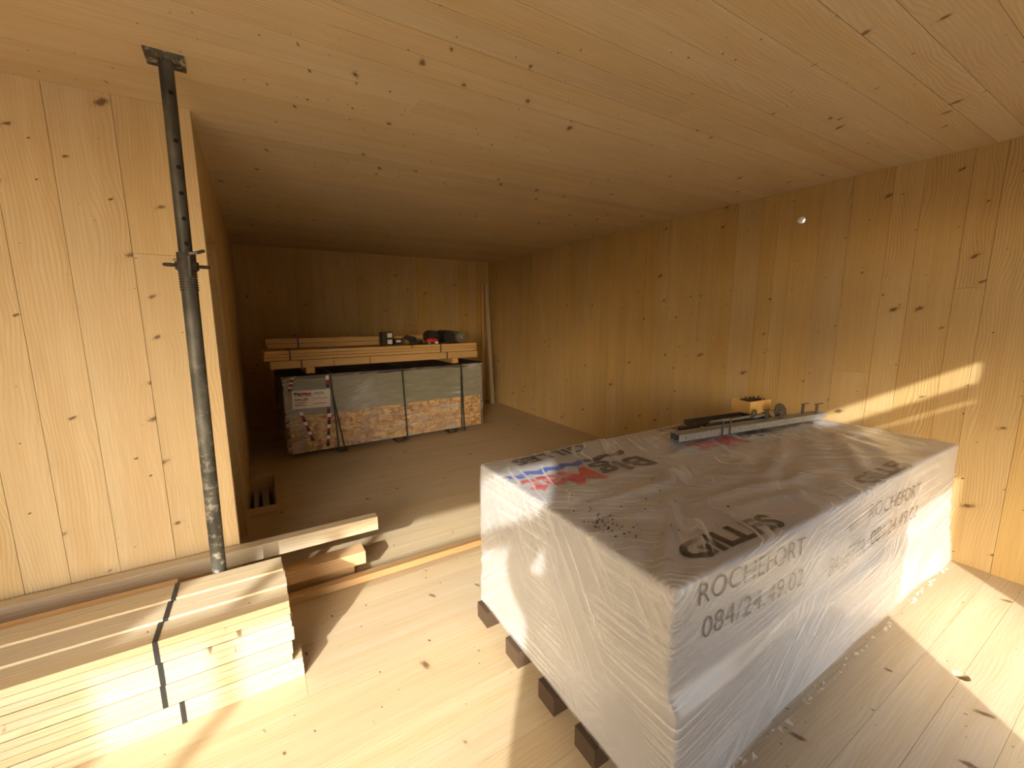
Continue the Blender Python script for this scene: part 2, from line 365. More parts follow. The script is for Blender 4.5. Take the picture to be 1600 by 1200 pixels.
# partition running back from the corner, with a doorway right behind its end post
DZ, DY0, DY1 = 2.09, 2.80, 3.515
inner = MB().box(XC - 0.1, XC - T, DY1 + 0.001, YB, 0, H + T).box(XC - 0.1, XC - T, DY0, DY1 + 0.001, DZ + 0.001, H + T)
wall_inner = struct(inner.build('wall_inner', M['wall']))
plank_run(wall_inner, M['wall'], DY1, YB, lambda a, b: (XC - T / 2, a, b), (0, 0, 1), (0, -1, 0), 0, H, 6.6, 0.2)
plank_run(wall_inner, M['wall'], DY0, DY1, lambda a, b: (XC - T / 2, a, b), (0, 0, 1), (0, -1, 0), DZ, H, 6.9, 0.2)
def vpost(name, mat, parent, x0, x1, y0, y1, z0, z1):
    o = box(-(z1 - z0) / 2, (z1 - z0) / 2, -(x1 - x0) / 2, (x1 - x0) / 2, -(y1 - y0) / 2, (y1 - y0) / 2).build(name, mat, parent)
    mt = Matrix(((0, 0, 1), (1, 0, 0), (0, 1, 0))).transposed().to_4x4(); mt.translation = ((x0 + x1) / 2, (y0 + y1) / 2, (z0 + z1) / 2)
    o.matrix_world = mt; return o
post = struct(vpost('trim_2', M['wall_l'], None, XC - 0.1, XC, YL, DY0, 0, H))
struct(box(XC - 0.1, XC, DY0, DY1, -0.001, 0.004).build('trim_3', M['floor']))

# window side behind the camera: wide glazed bay, solid pier, narrow bay
A0, A1, AH = -2.826, -0.661, 2.437
B0, B1, BH = 1.569, 2.654, 2.281
wf = MB()
for x0, x1, z0, z1 in ((XL, A0, 0, H), (A0, A1, AH, H), (A1, B0, 0, H), (B0, B1, BH, H), (B1, XR, 0, H)):
    wf.box(x0, x1, -0.85, -0.75, z0 if z0 else -0.2, z1 + (T if z1 == H else 0))
struct(wf.build('wall_front', M['wall']))
struct(box(XL - 0.1, XL, -0.85, YB + 0.1, -0.2, H + T).build('wall_outer', M['wall']))
w1 = MB().box(A0, A1, -0.82, -0.78, 2.02, 2.11).box(-2.42, -2.36, -0.82, -0.78, 0, AH)
struct(w1.build('window_1', M['white_frame']))
w2 = MB().box(B0, B1, -0.82, -0.78, 2.02, 2.11).box(B0, B1, -0.815, -0.785, 1.51, 1.987)
struct(w2.build('window_2', M['white_frame']))
struct(box(-40, 40, -60, 40, -0.75, -0.70).build('ground', M['ground']))

# ------------------------------------------------------------------ text helper
def text_mesh(s, size=1.0, bold=0.0, shear=0.0, spacing=1.0):
    cu = bpy.data.curves.new('print', 'FONT'); cu.body = s; cu.size = size; cu.offset = bold; cu.shear = shear
    cu.space_character = spacing; cu.resolution_u = 4
    o = bpy.data.objects.new('print', cu); C.objects.link(o); bpy.context.view_layer.update()
    me = bpy.data.meshes.new_from_object(o.evaluated_get(bpy.context.evaluated_depsgraph_get()))
    bpy.data.objects.remove(o); bpy.data.curves.remove(cu)
    return me
def text_fit(s, width, height, **kw):
    """flat text as (verts, faces) in 0..width, 0..height"""
    me = text_mesh(s, **kw); bm = bmesh.new(); bm.from_mesh(me); bpy.data.meshes.remove(me)
    bmesh.ops.triangulate(bm, faces=bm.faces)
    xs = [v.co.x for v in bm.verts]; ys = [v.co.y for v in bm.verts]
    x0, x1, y0, y1 = min(xs), max(xs), min(ys), max(ys)
    for v in bm.verts: v.co = ((v.co.x - x0) / (x1 - x0) * width, (v.co.y - y0) / (y1 - y0) * height, 0)
    for _ in range(3):
        es = [e for e in bm.edges if e.calc_length() > 0.03]
        if not es: break
        bmesh.ops.subdivide_edges(bm, edges=es, cuts=1); bmesh.ops.triangulate(bm, faces=bm.faces)
    bm.verts.index_update()
    r = [tuple(v.co) for v in bm.verts], [tuple(v.index for v in f.verts) for f in bm.faces]; bm.free(); return r
def flat_poly(pts):
    bm = bmesh.new(); bm.faces.new([bm.verts.new((x, y, 0)) for x, y in pts]); bmesh.ops.triangulate(bm, faces=bm.faces)
    for _ in range(4):
        es = [e for e in bm.edges if e.calc_length() > 0.04]
        if not es: break
        bmesh.ops.subdivide_edges(bm, edges=es, cuts=1); bmesh.ops.triangulate(bm, faces=bm.faces)
    bm.verts.index_update()
    r = [tuple(v.co) for v in bm.verts], [tuple(v.index for v in f.verts) for f in bm.faces]; bm.free(); return r

# ------------------------------------------------------------------ big wrapped pack in the foreground
PX0, PX1, PY0, PY1, PZ0, PZ1 = 0.93, 3.485, 0.672, 1.862, 0.085, 0.852
def sstep(a, b, x):
    t = max(0.0, min(1.0, (x - a) / (b - a))); return t * t * (3 - 2 * t)
FOLDS = [((1.0, 0.75), 0.62, 0.012, 60), ((1.35, 1.2), 0.15, 0.010, 38), ((2.3, 1.1), 0.35, 0.009, 45), ((1.9, 0.95), -0.1, 0.008, 52), ((3.1, 1.2), 1.1, 0.008, 48), ((2.7, 0.9), 0.5, 0.010, 40)]
def wrap(p, extra=0.0):
    """shape of the hood: rounded box, sagging folds, lower tier standing proud"""
    x, y, z = p
    r = 0.015
    q = Vector((min(max(x, PX0 + r), PX1 - r), min(max(y, PY0 + r), PY1 - r), min(max(z, PZ0 + r), PZ1 - r)))
    d = Vector(p) - q
    nrm = d.normalized() if d.length > 1e-6 else Vector((0, 0, 1))
    s = q + nrm * (r + extra)
    top = sstep(PZ1 - 0.06, PZ1, z)
    k = 0.0
    for (cx, cy_), ang, amp, fr in FOLDS:
        dx, dy = x - cx, y - cy_
        u = dx * math.cos(ang) + dy * math.sin(ang); v = -dx * math.sin(ang) + dy * math.cos(ang)
        k += 1.6 * amp * math.exp(-(u / 0.45) ** 2 - (v / 0.16) ** 2) * (1 - abs(math.sin(v * fr * 0.5 + 0.8 * noise.noise(Vector((u * 3, v * 2, ang))))))
    sag = -0.008 * math.exp(-((x - 2.2) / 0.8) ** 2 - ((y - 1.2) / 0.4) ** 2)
    edge = min(x - PX0, PX1 - x, y - PY0, PY1 - y)
    s.z += top * sstep(0, 0.08, edge) * (0.8 * k + sag + 0.004 * noise.fractal(Vector((x * 3.1, y * 5.0, 1.3)), 1.0, 2.0, 3))
    low = 1 - sstep(0.475, 0.503, z + 0.015 * noise.noise(Vector((x * 2, y * 2, 4))))
    if y < PY0 + 0.06: s.y -= low * 0.034 * (1 - sstep(PY0, PY0 + 0.06, y)) * (1 - 0.7 * sstep(1.0, 1.7, x))
    if x < PX0 + 0.05: s.x -= 0.012 * sstep(0.35, 0.1, z) * 0.5
    # puffed film at the far lower corner
    pf = sstep(3.1, 3.45, x) * (1 - sstep(0.05, 0.45, z)) * (1 - sstep(PY0, PY0 + 0.5, y))
    s.x += 0.10 * pf * sstep(3.3, PX1, x); s.y -= 0.02 * pf
    s += nrm * 0.004 * noise.noise(Vector((x * 4.0, y * 4.0, z * 5.0)))
    return s
def wrapped_box(extra, sub=0.022):
    bm = bmesh.new()
    def axis(a, b):
        n = max(2, int((b - a) / sub)); pts = [a + (b - a) * i / n for i in range(n + 1)]
        ins = [a + 0.006, a + 0.014, a + 0.022, b - 0.006, b - 0.014, b - 0.022]
        return sorted(set(round(t, 4) for t in pts + ins))
    X, Y, Z = axis(PX0, PX1), axis(PY0, PY1), axis(PZ0, PZ1)
    cache = {}
    def vt(x, y, z):
        k = (x, y, z)
        if k not in cache: cache[k] = bm.verts.new(wrap(k, extra))
        return cache[k]
    def grid(U, V, f):
        for i in range(len(U) - 1):
            for j in range(len(V) - 1):
                bm.faces.new([vt(*f(U[i], V[j])), vt(*f(U[i + 1], V[j])), vt(*f(U[i + 1], V[j + 1])), vt(*f(U[i], V[j + 1]))])
    x0, x1, y0, y1, z0, z1 = X[0], X[-1], Y[0], Y[-1], Z[0], Z[-1]
    grid(X, Y, lambda a, b: (a, b, z1)); grid(X, Y, lambda a, b: (a, b, z0))
    grid(X, Z, lambda a, b: (a, y0, b)); grid(X, Z, lambda a, b: (a, y1, b))
    grid(Y, Z, lambda a, b: (x0, a, b)); grid(Y, Z, lambda a, b: (x1, a, b))
    bmesh.ops.recalc_face_normals(bm, faces=bm.faces)
    me = bpy.data.meshes.new('hood'); bm.to_mesh(me); bm.free()
    me.polygons.foreach_set('use_smooth', [True] * len(me.polygons)); return me
pack = tag(empty('wrapped_pallet', (0, 0, 0)), 'large white film-wrapped pallet of boards standing in the sun in the foreground', 'pallet')
def link(me, name, mat, parent):
    me.materials.clear(); me.materials.append(mat); o = bpy.data.objects.new(name, me); C.objects.link(o); o.parent = parent; return o
hood = link(wrapped_box(0.0), 'hood', M['bag'], pack)
film = link(wrapped_box(0.007, 0.03), 'stretch_film', M['film'], pack)
for yc in (1.80, 1.50, 1.225, 0.985, 0.76):
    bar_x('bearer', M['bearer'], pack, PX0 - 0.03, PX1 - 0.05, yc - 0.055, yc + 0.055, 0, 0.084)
def print_on(name, vf, mat, place, label=None, lift=0.0035):
    """place maps text (u,v) to a point on the ideal box; the print follows the hood"""
    vs_, fs_ = vf
    pts = [tuple(wrap(place(u, v), lift)) for u, v, _ in vs_]
    me = bpy.data.meshes.new(name); me.from_pydata(pts, [], fs_)
    o = link(me, name, mat, hood)
    if label: o['label'] = label
    return o
def on_top(x, y, ang):
    c, s = math.cos(ang), math.sin(ang); return lambda u, v: (x + u * c - v * s, y + u * s + v * c, PZ1)
def on_front(x, z, slope):
    return lambda u, v: (x + u, PY0, z + slope * u + v)
BOLD = 0.022
print_on('lettering', text_fit('GILLES', 0.50, 0.098, bold=0.035), M['black'], on_top(1.10, 0.722, -0.045), 'bold black GILLES lettering on the near top edge')
print_on('lettering', text_fit('GILLES', 0.49, 0.085, bold=0.035), M['black'], on_top(2.30, 0.690, -0.02), 'bold black GILLES lettering at the far end of the near top edge')
print_on('lettering', text_fit('GILLES', 0.51, 0.085, bold=0.035), M['black'], on_top(1.585, 1.842, math.pi + 0.06), 'upside-down black GILLES lettering on the back top edge')
print_on('lettering', text_fit('GILLES', 0.51, 0.085, bold=0.02), M['black'], on_top(2.74, 1.835, math.pi + 0.03), 'faint upside-down GILLES lettering behind the steel channels')
print_on('lettering', text_fit('ROCHEFORT', 0.635, 0.070, bold=-0.011), M['ink'], on_front(1.04, 0.765, -0.055), 'thin ROCHEFORT lettering on the near long side')
print_on('lettering', text_fit('084/24.49.02', 0.62, 0.072, bold=-0.011), M['ink'], on_front(1.07, 0.640, -0.065), 'thin phone number on the near long side')
print_on('lettering', text_fit('ROCHEFORT', 0.63, 0.070, bold=-0.011), M['ink'], on_front(2.25, 0.712, -0.05), 'thin ROCHEFORT lettering further along the long side')
print_on('lettering', text_fit('084.24.49.02', 0.585, 0.070, bold=-0.011), M['ink'], on_front(2.30, 0.572, -0.02), 'phone number further along the long side')
print_on('handwriting', text_fit('BAtigETTA', 0.345, 0.105, bold=-0.02, shear=0.15), M['ink'], on_front(1.90, 0.53, -0.02), 'handwritten marker word')
print_on('handwriting', text_fit('4pl.', 0.10, 0.055, bold=-0.02, shear=0.25), M['ink'], on_front(2.04, 0.70, -0.02), 'small handwritten marker note')
def logo(x, y, sx):
    pl = on_top(x, y, math.pi)
    print_on('logo_letters', text_fit('Big', 0.33 * sx, 0.19, bold=0.03), M['black'], pl)
    print_on('logo_letters', text_fit('Mat', 0.40 * sx, 0.18, bold=0.03), M['red'], on_top(x - 0.35 * sx, y - 0.02, math.pi))
    # mountain ridge under the letters: dark at the start, blue at the end
    def ridge(u0, u1, n):
        up = [(u0 + (u1 - u0) * i / n, -0.028 + (0.028 if i % 2 else 0.0)) for i in range(n + 1)]
        dnn = [(u0 + (u1 - u0) * i / n, -0.072 + (0.024 if i % 2 else 0.0)) for i in range(n + 1)][::-1]
        return flat_poly(up + dnn)
    print_on('logo_ridge', ridge(0.0, 0.31 * sx, 4), M['navy'], pl)
    print_on('logo_ridge', ridge(0.315 * sx, 0.76 * sx, 8), M['blue'], pl)
logo(1.718, 1.575, 1.0); logo(2.87, 1.555, 1.0)
# torn film along the foot of the long side
rg = random.Random(4); tm = MB()
for i in range(110):
    x = rg.uniform(1.05, 3.5); y = PY0 - 0.030 + rg.uniform(-0.004, 0.012); L = rg.uniform(0.006, 0.03)
    a = rg.uniform(0, 6.28); z = rg.uniform(0.055, 0.095)
    tm.add([(x, y, z), (x + L * math.cos(a), y - rg.uniform(0.002, 0.015), z + L * 0.4 * math.sin(a)), (x + L * 0.6, y - rg.uniform(0.0, 0.015), z - rg.uniform(0.005, 0.02)), (x + L * 0.3, y + 0.004, z - 0.012)], [(0, 1, 2, 3)])
tag(tm.build('torn_film', M['tear'], pack), kind='stuff')
dm = MB()
for i in range(70):
    if i < 45: x, y = 1.02 + rg.gauss(0, 0.05), 1.05 + rg.gauss(0, 0.06) - 0.0
    else: x, y = rg.uniform(1.0, 1.6), rg.uniform(0.75, 1.3)
    x = max(0.97, x); p = wrap((x, y, PZ1), 0.0085); s = rg.uniform(0.0008, 0.0026)
    dm.M = Matrix.Translation(p) @ Matrix.Rotation(rg.uniform(0, 6), 4, 'Z'); dm.box(-s * 1.6, s * 1.6, -s, s, -0.001, s * 0.8)
dm.M = Matrix.Identity(4)
tag(dm.build('dirt_specks', M['blackbox']), 'dark crumbs of dirt scattered on the white pallet top', 'dirt', kind='stuff')

# ------------------------------------------------------------------ steel parts lying on the pack
TOPZ = PZ1 + 0.019
CH_ANG = math.atan2(-0.181, 1.378)
def channel(name, off, x_start, label, L=1.39):
    e = empty(name, (2.075 + x_start + 0.0, 1.532 + off, TOPZ), CH_ANG)
    tag(e, label, 'steel channel', 'galvanised channels on the white pallet')
    t, wd, hh = 0.0025, 0.036, 0.041
    MB().box(0, L, 0, t, 0, hh).build('front_web', M['galv'], e)
    MB().box(0, L, t, wd, hh - t, hh).build('top_flange', M['galv'], e)
    MB().box(0, L, t, wd, 0, t).build('bottom_flange', M['galv'], e)
    MB().box(0, L, wd - t, wd, t, hh - t).build('back_web', M['galv'], e)
    MB().box(0.05, 0.056, -0.0006, 0.0, 0.012, 0.026).build('slot_mark', M['blackbox'], e)  # black patch proud of the web, painted shade of a slot
    return e
channel('steel_channel', 0.0, 0.0, 'front one of two long galvanised steel channels on the white pallet')
channel('steel_channel', 0.040, 0.012, 'back one of two long galvanised steel channels on the white pallet', 1.36)
def ch(u, v, z=0.0):                                   # channel frame -> world
    c, s = math.cos(CH_ANG), math.sin(CH_ANG); return (2.075 + u * c - v * s, 1.532 + u * s + v * c, TOPZ + z)
def bracket(u, v, z, hh, arm, label, wid=0.03, th=0.004, flip=1, rot=0.0):
    e = empty('angle_bracket', ch(u, v, z), CH_ANG + rot); tag(e, label, 'bracket', 'steel angle brackets on the white pallet')
    MB().box(0, wid, 0, th, 0, hh).build('upright', M['iron'], e, bevel=0.0008)
    MB().box(0, arm * flip, 0.0, wid * 0.45, hh, hh + th).build('arm', M['iron'], e, bevel=0.0008) if arm * flip > 0 else MB().box(arm * flip, 0, 0.0, wid * 0.45, hh, hh + th).build('arm', M['iron'], e, bevel=0.0008)
    return e
bracket(0.345, -0.007, 0.0, 0.092, 0.10, 'left angle bracket hooked over the near side of the front channel', flip=-1, wid=0.012)
bracket(0.41, -0.007, 0.0, 0.098, 0.10, 'second angle bracket hooked over the near side of the front channel', wid=0.012)
bracket(0.81, 0.048, 0.0415, 0.058, 0.05, 'upright angle bracket on the back channel in front of the rods', wid=0.035, flip=1)
bracket(0.90, 0.006, 0.0415, 0.06, 0.05, 'upright angle bracket standing on the front channel at mid length', wid=0.035, flip=1)
bracket(1.20, 0.052, 0.0415, 0.066, 0.08, 'tall flag-shaped bracket on the back channel near its far end', wid=0.03, flip=1)
bracket(1.285, 0.010, 0.0415, 0.066, 0.085, 'tall flag-shaped bracket on the front channel near its far end', wid=0.03, flip=1)
def rod(u0, v0, u1, v1, z0, z1, r, label, mat='iron'):
    a, b = Vector(ch(u0, v0, z0)), Vector(ch(u1, v1, z1)); e = empty('threaded_rod', a); tag(e, label, 'steel rod', 'steel rods behind the channels')
    MB().tube([(0, 0, 0), b - a], r, 10).build('shaft', M[mat], e, smooth=True)
    d = (b - a).normalized()
    MB().tube([(b - a) - d * 0.03, (b - a) + d * 0.005], r * 1.9, 6).build('nut', M['iron'], e)
    return e
rod(0.30, 0.10, 1.05, 0.105, 0.0195, 0.0195, 0.0095, 'lowest grey steel rod lying just behind the channels', 'galv')
rod(0.36, 0.135, 0.98, 0.145, 0.0225, 0.0225, 0.011, 'dark steel rod lying in the middle behind the channels')
rod(0.38, 0.118, 0.93, 0.122, 0.052, 0.050, 0.010, 'upper grey steel rod resting on the other two rods', 'galv')
e = tag(empty('steel_tray', ch(0.34, 0.165, 0.0), CH_ANG), 'flat dark steel tray lying behind the steel rods', 'tray')
MB().box(0, 0.55, 0, 0.13, 0, 0.012).build('base', M['iron'], e)
for a in ((0, 0.55, 0, 0.004), (0, 0.55, 0.126, 0.13), (0, 0.004, 0, 0.13), (0.546, 0.55, 0, 0.13)): MB().box(*a, 0.012, 0.034).build('rim', M['iron'], e)
e = tag(empty('screw_carton', (3.02, 1.655, TOPZ + 0.0), -0.10), 'open yellow carton full of dark fixings behind the steel channels', 'box')
bw, bd, bh, t = 0.235, 0.15, 0.115, 0.003
MB().box(0, bw, 0, t, 0, bh).build('front_panel', M['card'], e); MB().box(0, bw, bd - t, bd, 0, bh).build('back_panel', M['card'], e)
MB().box(0, t, t, bd - t, 0, bh).build('side_panel', M['card'], e); MB().box(bw - t, bw, t, bd - t, 0, bh).build('side_panel', M['card'], e)
MB().box(t, bw - t, t, bd - t, 0, t).build('bottom_panel', M['card'], e)
sm = MB()
for i in range(90):
    sm.M = Matrix.Translation((rg.uniform(0.02, bw - 0.02), rg.uniform(0.02, bd - 0.02), rg.uniform(0.075, 0.118))) @ Matrix.Rotation(rg.uniform(0, 6), 4, Vector((rg.uniform(-1, 1), rg.uniform(-1, 1), rg.uniform(-1, 1))).normalized())
    sm.box(-0.014, 0.014, -0.003, 0.003, -0.003, 0.003)
sm.M = Matrix.Identity(4); sm.box(t, bw - t, t, bd - t, 0.01, 0.085)
tag(sm.build('fixings', M['prop_dark'], e), kind='stuff')
e = tag(empty('cutting_disc', ch(1.08, 0.125, 0.052), CH_ANG), 'dark round disc leaning upright behind the far end of the channels', 'disc')
e.rotation_euler = (math.radians(78), 0, CH_ANG)
MB().tube([(0, 0, -0.004), (0, 0, 0.004)], 0.06, 28).build('disc_body', M['iron'], e); MB().tube([(0, 0, -0.006), (0, 0, 0.006)], 0.014, 14).build('hub', M['galv'], e)
e = tag(empty('turnbuckle', ch(0.75, 0.085, 0.045), CH_ANG), 'small steel turnbuckle with a round eye lying on the rods', 'fixing')
MB().tube([(0, 0, 0.010), (0.11, 0.01, 0.012)], 0.010, 8).build('body', M['galv'], e, smooth=True)
MB().tube([(0.02 * math.cos(a) * 0.9, 0.0, 0.022 + 0.018 + 0.018 * math.sin(a)) for a in [i * math.pi / 8 for i in range(17)]], 0.005, 6, cap=False).build('eye', M['iron'], e, smooth=True)
e = tag(empty('wood_offcut', (2.29, 1.675, TOPZ + 0.0), -0.2), 'small reddish wooden offcut left of the dark steel tray', 'offcut')
MB().box(0, 0.15, 0, 0.04, 0, 0.02).build('block', M['bearer'], e); MB().box(0.155, 0.18, 0.004, 0.036, 0, 0.016).build('chip', M['card'], e)

# ------------------------------------------------------------------ strapped timber stack at left
SX1, SL = 0.03, 3.0
COLW, SY0 = 0.1245, 1.922
RW = ['bottom', 'second-lowest', 'second-highest', 'top']
xe = {(0, 0): 0.055, (0, 1): 0.018, (0, 2): 0.028, (0, 3): 0.024, (1, 3): 0.022, (2, 3): 0.012}
xs_ = {(0, 0): -0.378, (0, 1): -0.428, (0, 2): -0.425, (0, 3): -0.43, (1, 3): -0.415, (2, 3): -0.405}
def bundle(ci, ri):
    ROWH = 0.0975 + 0.0022 * ci; y0 = SY0 + ci * (COLW + 0.0015); z0 = ri * ROWH; xr = xe.get((ci, ri), 0.02)
    e = empty('timber_bundle', (xr, y0, z0))
    if ci == 0: lab = f'{RW[ri]} strapped bundle in the near column of the pale timber stack'
    elif ri == 3: lab = ('middle' if ci == 1 else 'back') + ' strapped bundle in the top layer of the pale timber stack'
    else: lab = None
    if lab: tag(e, lab, 'timber bundle', 'strapped bundles of the pale timber stack')
    else: tag(e, 'strapped bundle hidden inside the pale timber stack behind the near column', 'timber bundle', 'strapped bundles inside the stack')
    nb, nl = 2, 3
    bw_, bh_ = (COLW - 0.002) / nb, (ROWH - 0.0025) / nl
    rr = random.Random(ci * 10 + ri)
    for i in range(nb):
        for j in range(nl):
            dx = rr.uniform(-0.003, 0.003)
            bar_x('board', M['timber'], e, -SL + dx, dx, i * bw_ + 0.001, (i + 1) * bw_ - 0.0006, j * bh_ + 0.001, (j + 1) * bh_ - 0.0008)
    for sx in (xs_.get((ci, ri), -0.42), -1.6, -2.6):
        x = sx - xr; o_ = 0.0012; wd = 0.008
        s = MB().box(x - wd, x + wd, -o_, 0.0008, -0.0, ROWH - 0.0015).box(x - wd, x + wd, COLW - 0.0018, COLW - 0.0008, 0, ROWH - 0.0015)
        s.box(x - wd, x + wd, -o_, COLW - 0.0008, ROWH - 0.0024, ROWH - 0.0004)
        s.build('strap', M['strap'], e)
for ci in range(3):
    for ri in range(4): bundle(ci, ri)
def timber(name, mat, x0, x1, y0, y1, z0, z1, label, cat='timber', group=None, tilt=(0, 0, 0)):
    o = bar_x(name, M[mat], None, x0, x1, y0, y1, z0, z1, bevel=0.002); o.rotation_euler = tilt; tag(o, label, cat, group); return o
for k in range(4):
    timber('loose_timber', 'timber_old', -3.2, -0.425 + 0.004 * k, 2.303, 2.375, k * 0.0975, (k + 1) * 0.0975 - 0.001,
           'loose timber on top behind the strapped stack, left of the steel prop' if k == 3 else 'loose timber lying hidden behind the strapped stack', 'timber', 'loose timbers behind the stack')
timber('short_timber', 'timber_old', -1.9, 0.405, 2.590, 2.675, 0, 0.084, 'lower short timber lying on the floor behind the strapped stack', 'timber', 'short timbers behind the stack')
timber('short_timber', 'timber_old', -1.6, 0.468, 2.545, 2.655, 0.0845, 0.165, 'upper short timber with a sunlit end behind the strapped stack', 'timber', 'short timbers behind the stack')
timber('short_timber', 'timber_old', -2.0, -0.30, 2.560, 2.675, 0.1655, 0.255, 'hidden short timber under the long beam along the wall', 'timber', 'short timbers behind the stack')
timber('long_beam', 'timber', -2.6, 0.567, 2.605, 2.675, 0.2558, 0.343, 'long pale beam lying on edge along the foot of the left wall', 'timber')
timber('floor_batten', 'timber_old', -0.9, 2.3, 2.483, 2.540, 0, 0.042, 'long batten lying flat on the floor, running behind the white pallet', 'timber')

# ------------------------------------------------------------------ steel prop
pb, ptop = Vector((-0.257, 2.349, 0.0)), Vector((-0.2095, 2.246, H - 0.008))
pr = tag(empty('steel_prop', pb), 'tall weathered adjustable steel prop standing between floor and ceiling behind the timber stack', 'prop')
ax = (ptop - pb); PLn = ax.length; ad = ax.normalized()
def pz(z): return ad * (z / ad.z)
MB().tube([pz(0.006), pz(1.82)], 0.030, 24).build('outer_tube', M['prop'], pr, smooth=True)
it = MB().tube([pz(1.60), pz(H - 0.010)], 0.0245, 24).build('inner_tube', M['prop'], pr, smooth=True)
bpm = MB().box(-0.06, 0.06, -0.046, 0.06, 0, 0.008).build('base_plate', M['prop'], pr)
tp = MB().prism([(-0.062, -0.062), (0.062, -0.062), (0.062, 0.062), (-0.062, 0.062)], 0, 0.008)
tpo = tp.build('top_plate', M['prop'], pr, loc=ptop - pb, rot=(0, 0, 0.04))
for sx in (-1, 1):
    for sy in (-1, 1): MB().tube([(sx * 0.045, sy * 0.045, -0.0015), (sx * 0.045, sy * 0.045, 0.001)], 0.005, 10).build('bolt_hole_disc', M['blackbox'], tpo)  # black discs under the plate, painting the dark of bolt holes
vdir = Vector((-pb.x, -pb.y, 0)).normalized(); hd = (vdir + Vector((0.28, 0, 0))).normalized()
for k in range(7):
    z = 2.475 - (0 if k == 0 else 0.075 + 0.098 * k) + (0.0 if k else 0.0)
    if z < 1.9: break
    c = pz(z) + hd * 0.0242; d = hd
    MB().tube([c - d * 0.004, c + d * 0.0008], 0.0085, 14).build('pin_hole_disc', M['hole_shade'], it)  # solid dark disc on the tube, a hole's shade put into its colour
MB().tube([pz(1.80), pz(1.875)], 0.0335, 24).build('collar_sleeve', M['prop_dark'], pr, smooth=True)
thr = MB()
for k in range(9): thr.tube([pz(1.72 + k * 0.011), pz(1.7255 + k * 0.011)], 0.0335, 20)
thr.build('thread', M['prop_dark'], pr, smooth=True)
nut = MB().tube([pz(1.805), pz(1.838)], 0.041, 24).build('adjusting_nut', M['prop_dark'], pr, smooth=True)
side = Vector((hd.y, -hd.x, 0))
for s_ in (-1, 1):
    cc = pz(1.822) + side * (0.058 * s_)
    pts = [cc + (side * math.cos(a) + hd * math.sin(a) * 0.8) * 0.019 for a in [i * math.pi / 8 for i in range(17)]]
    MB().tube(pts, 0.0065, 8, cap=False).build('nut_ear', M['prop_dark'], nut, smooth=True)
pin = [pz(1.868) - hd * 0.05 - side * 0.0, pz(1.868) + hd * 0.055, pz(1.868) + hd * 0.062 - side * 0.02 + Vector((0, 0, 0.004)), pz(1.872) + hd * 0.05 - side * 0.05 + Vector((0, 0, 0.012))]
MB().tube(pin, 0.007, 8).build('locking_pin', M['iron'], pr, smooth=True)
MB().tube([pz(1.86) + hd * 0.042 + side * 0.002, pz(1.775) + hd * 0.043 + side * 0.004], 0.006, 8).build('pin_tail', M['prop'], pr, smooth=True)

# ------------------------------------------------------------------ strapped board pack at the back
FR = 0.041
fpk = tag(empty('board_pack', (0.24, 5.205, 0), FR), 'film-wrapped pack of orange flake boards under grey boards at the back of the room', 'board pack')
FL, FD = 2.44, 1.22
def fbox(name, mat, x0, x1, y0, y1, z0, z1, parent=fpk, bevel=0): return MB().box(x0, x1, y0, y1, z0, z1).build(name, M[mat], parent, bevel=bevel)
fbox('flake_board_block', 'osb', 0, FL, 0, FD, 0.07, 0.505)
gb = MB().box(-0.03, FL + 0.006, -0.008, FD, 0.505, 0.945)
# the edge between the two stacks runs slightly uphill under the film
gb.build('grey_board_block', M['greyboard'], fpk)
for k in range(13):
    z = 0.535 + k * 0.031
    fbox('board_edge', 'greyboard', -0.031, FL + 0.007, -0.0095, 0.0, z, z + 0.027)
# black cover sheet drooping over the top
cv = MB(); n = 30
top = [(-0.05 + (FL + 0.1) * i / n) for i in range(n + 1)]
vs_, fs_ = [], []
for i, x in enumerate(top):
    dz = 0.006 * noise.noise(Vector((x * 4, 1, 2)))
    vs_ += [(x, FD + 0.01, 0.952), (x, 0.10 + 0.02 * noise.noise(Vector((x * 3, 0, 0))), 0.972 + dz), (x, -0.016, 0.955 + dz * 0.6), (x, -0.020, 0.925 + 0.02 * noise.noise(Vector((x * 5, 3, 0))))]
for i in range(n):
    for j in range(3): fs_.append((i * 4 + j, i * 4 + j + 1, i * 4 + j + 5, i * 4 + j + 4))
cvo = cv.add(vs_, fs_).build('cover_sheet', M['blackbox'], fpk, smooth=True)
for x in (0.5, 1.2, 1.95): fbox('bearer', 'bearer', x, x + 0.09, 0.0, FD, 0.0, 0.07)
ff = MB()
nx, nz_ = 60, 24; vs_, fs_ = [], []
for j in range(nz_ + 1):
    for i in range(nx + 1):
        x = -0.045 + (FL + 0.07) * i / nx; z = 0.075 + 0.885 * j / nz_
        vs_.append((x, -0.024 + 0.008 * noise.noise(Vector((x * 3, 0, z * 7))), z))
for j in range(nz_):
    for i in range(nx): fs_.append((j * (nx + 1) + i, j * (nx + 1) + i + 1, (j + 1) * (nx + 1) + i + 1, (j + 1) * (nx + 1) + i))
ff.add(vs_, fs_)
b0 = len(ff.v)
ff.add([(-0.045, -0.024, 0.075), (-0.045, FD, 0.075), (-0.045, FD, 0.96), (-0.045, -0.024, 0.96)], [(0, 1, 2, 3)])
ff.add([(FL + 0.025, -0.024, 0.075), (FL + 0.025, FD, 0.075), (FL + 0.025, FD, 0.96), (FL + 0.025, -0.024, 0.96)], [(0, 1, 2, 3)])
ff.build('stretch_film', M['film_far'], fpk, smooth=True)
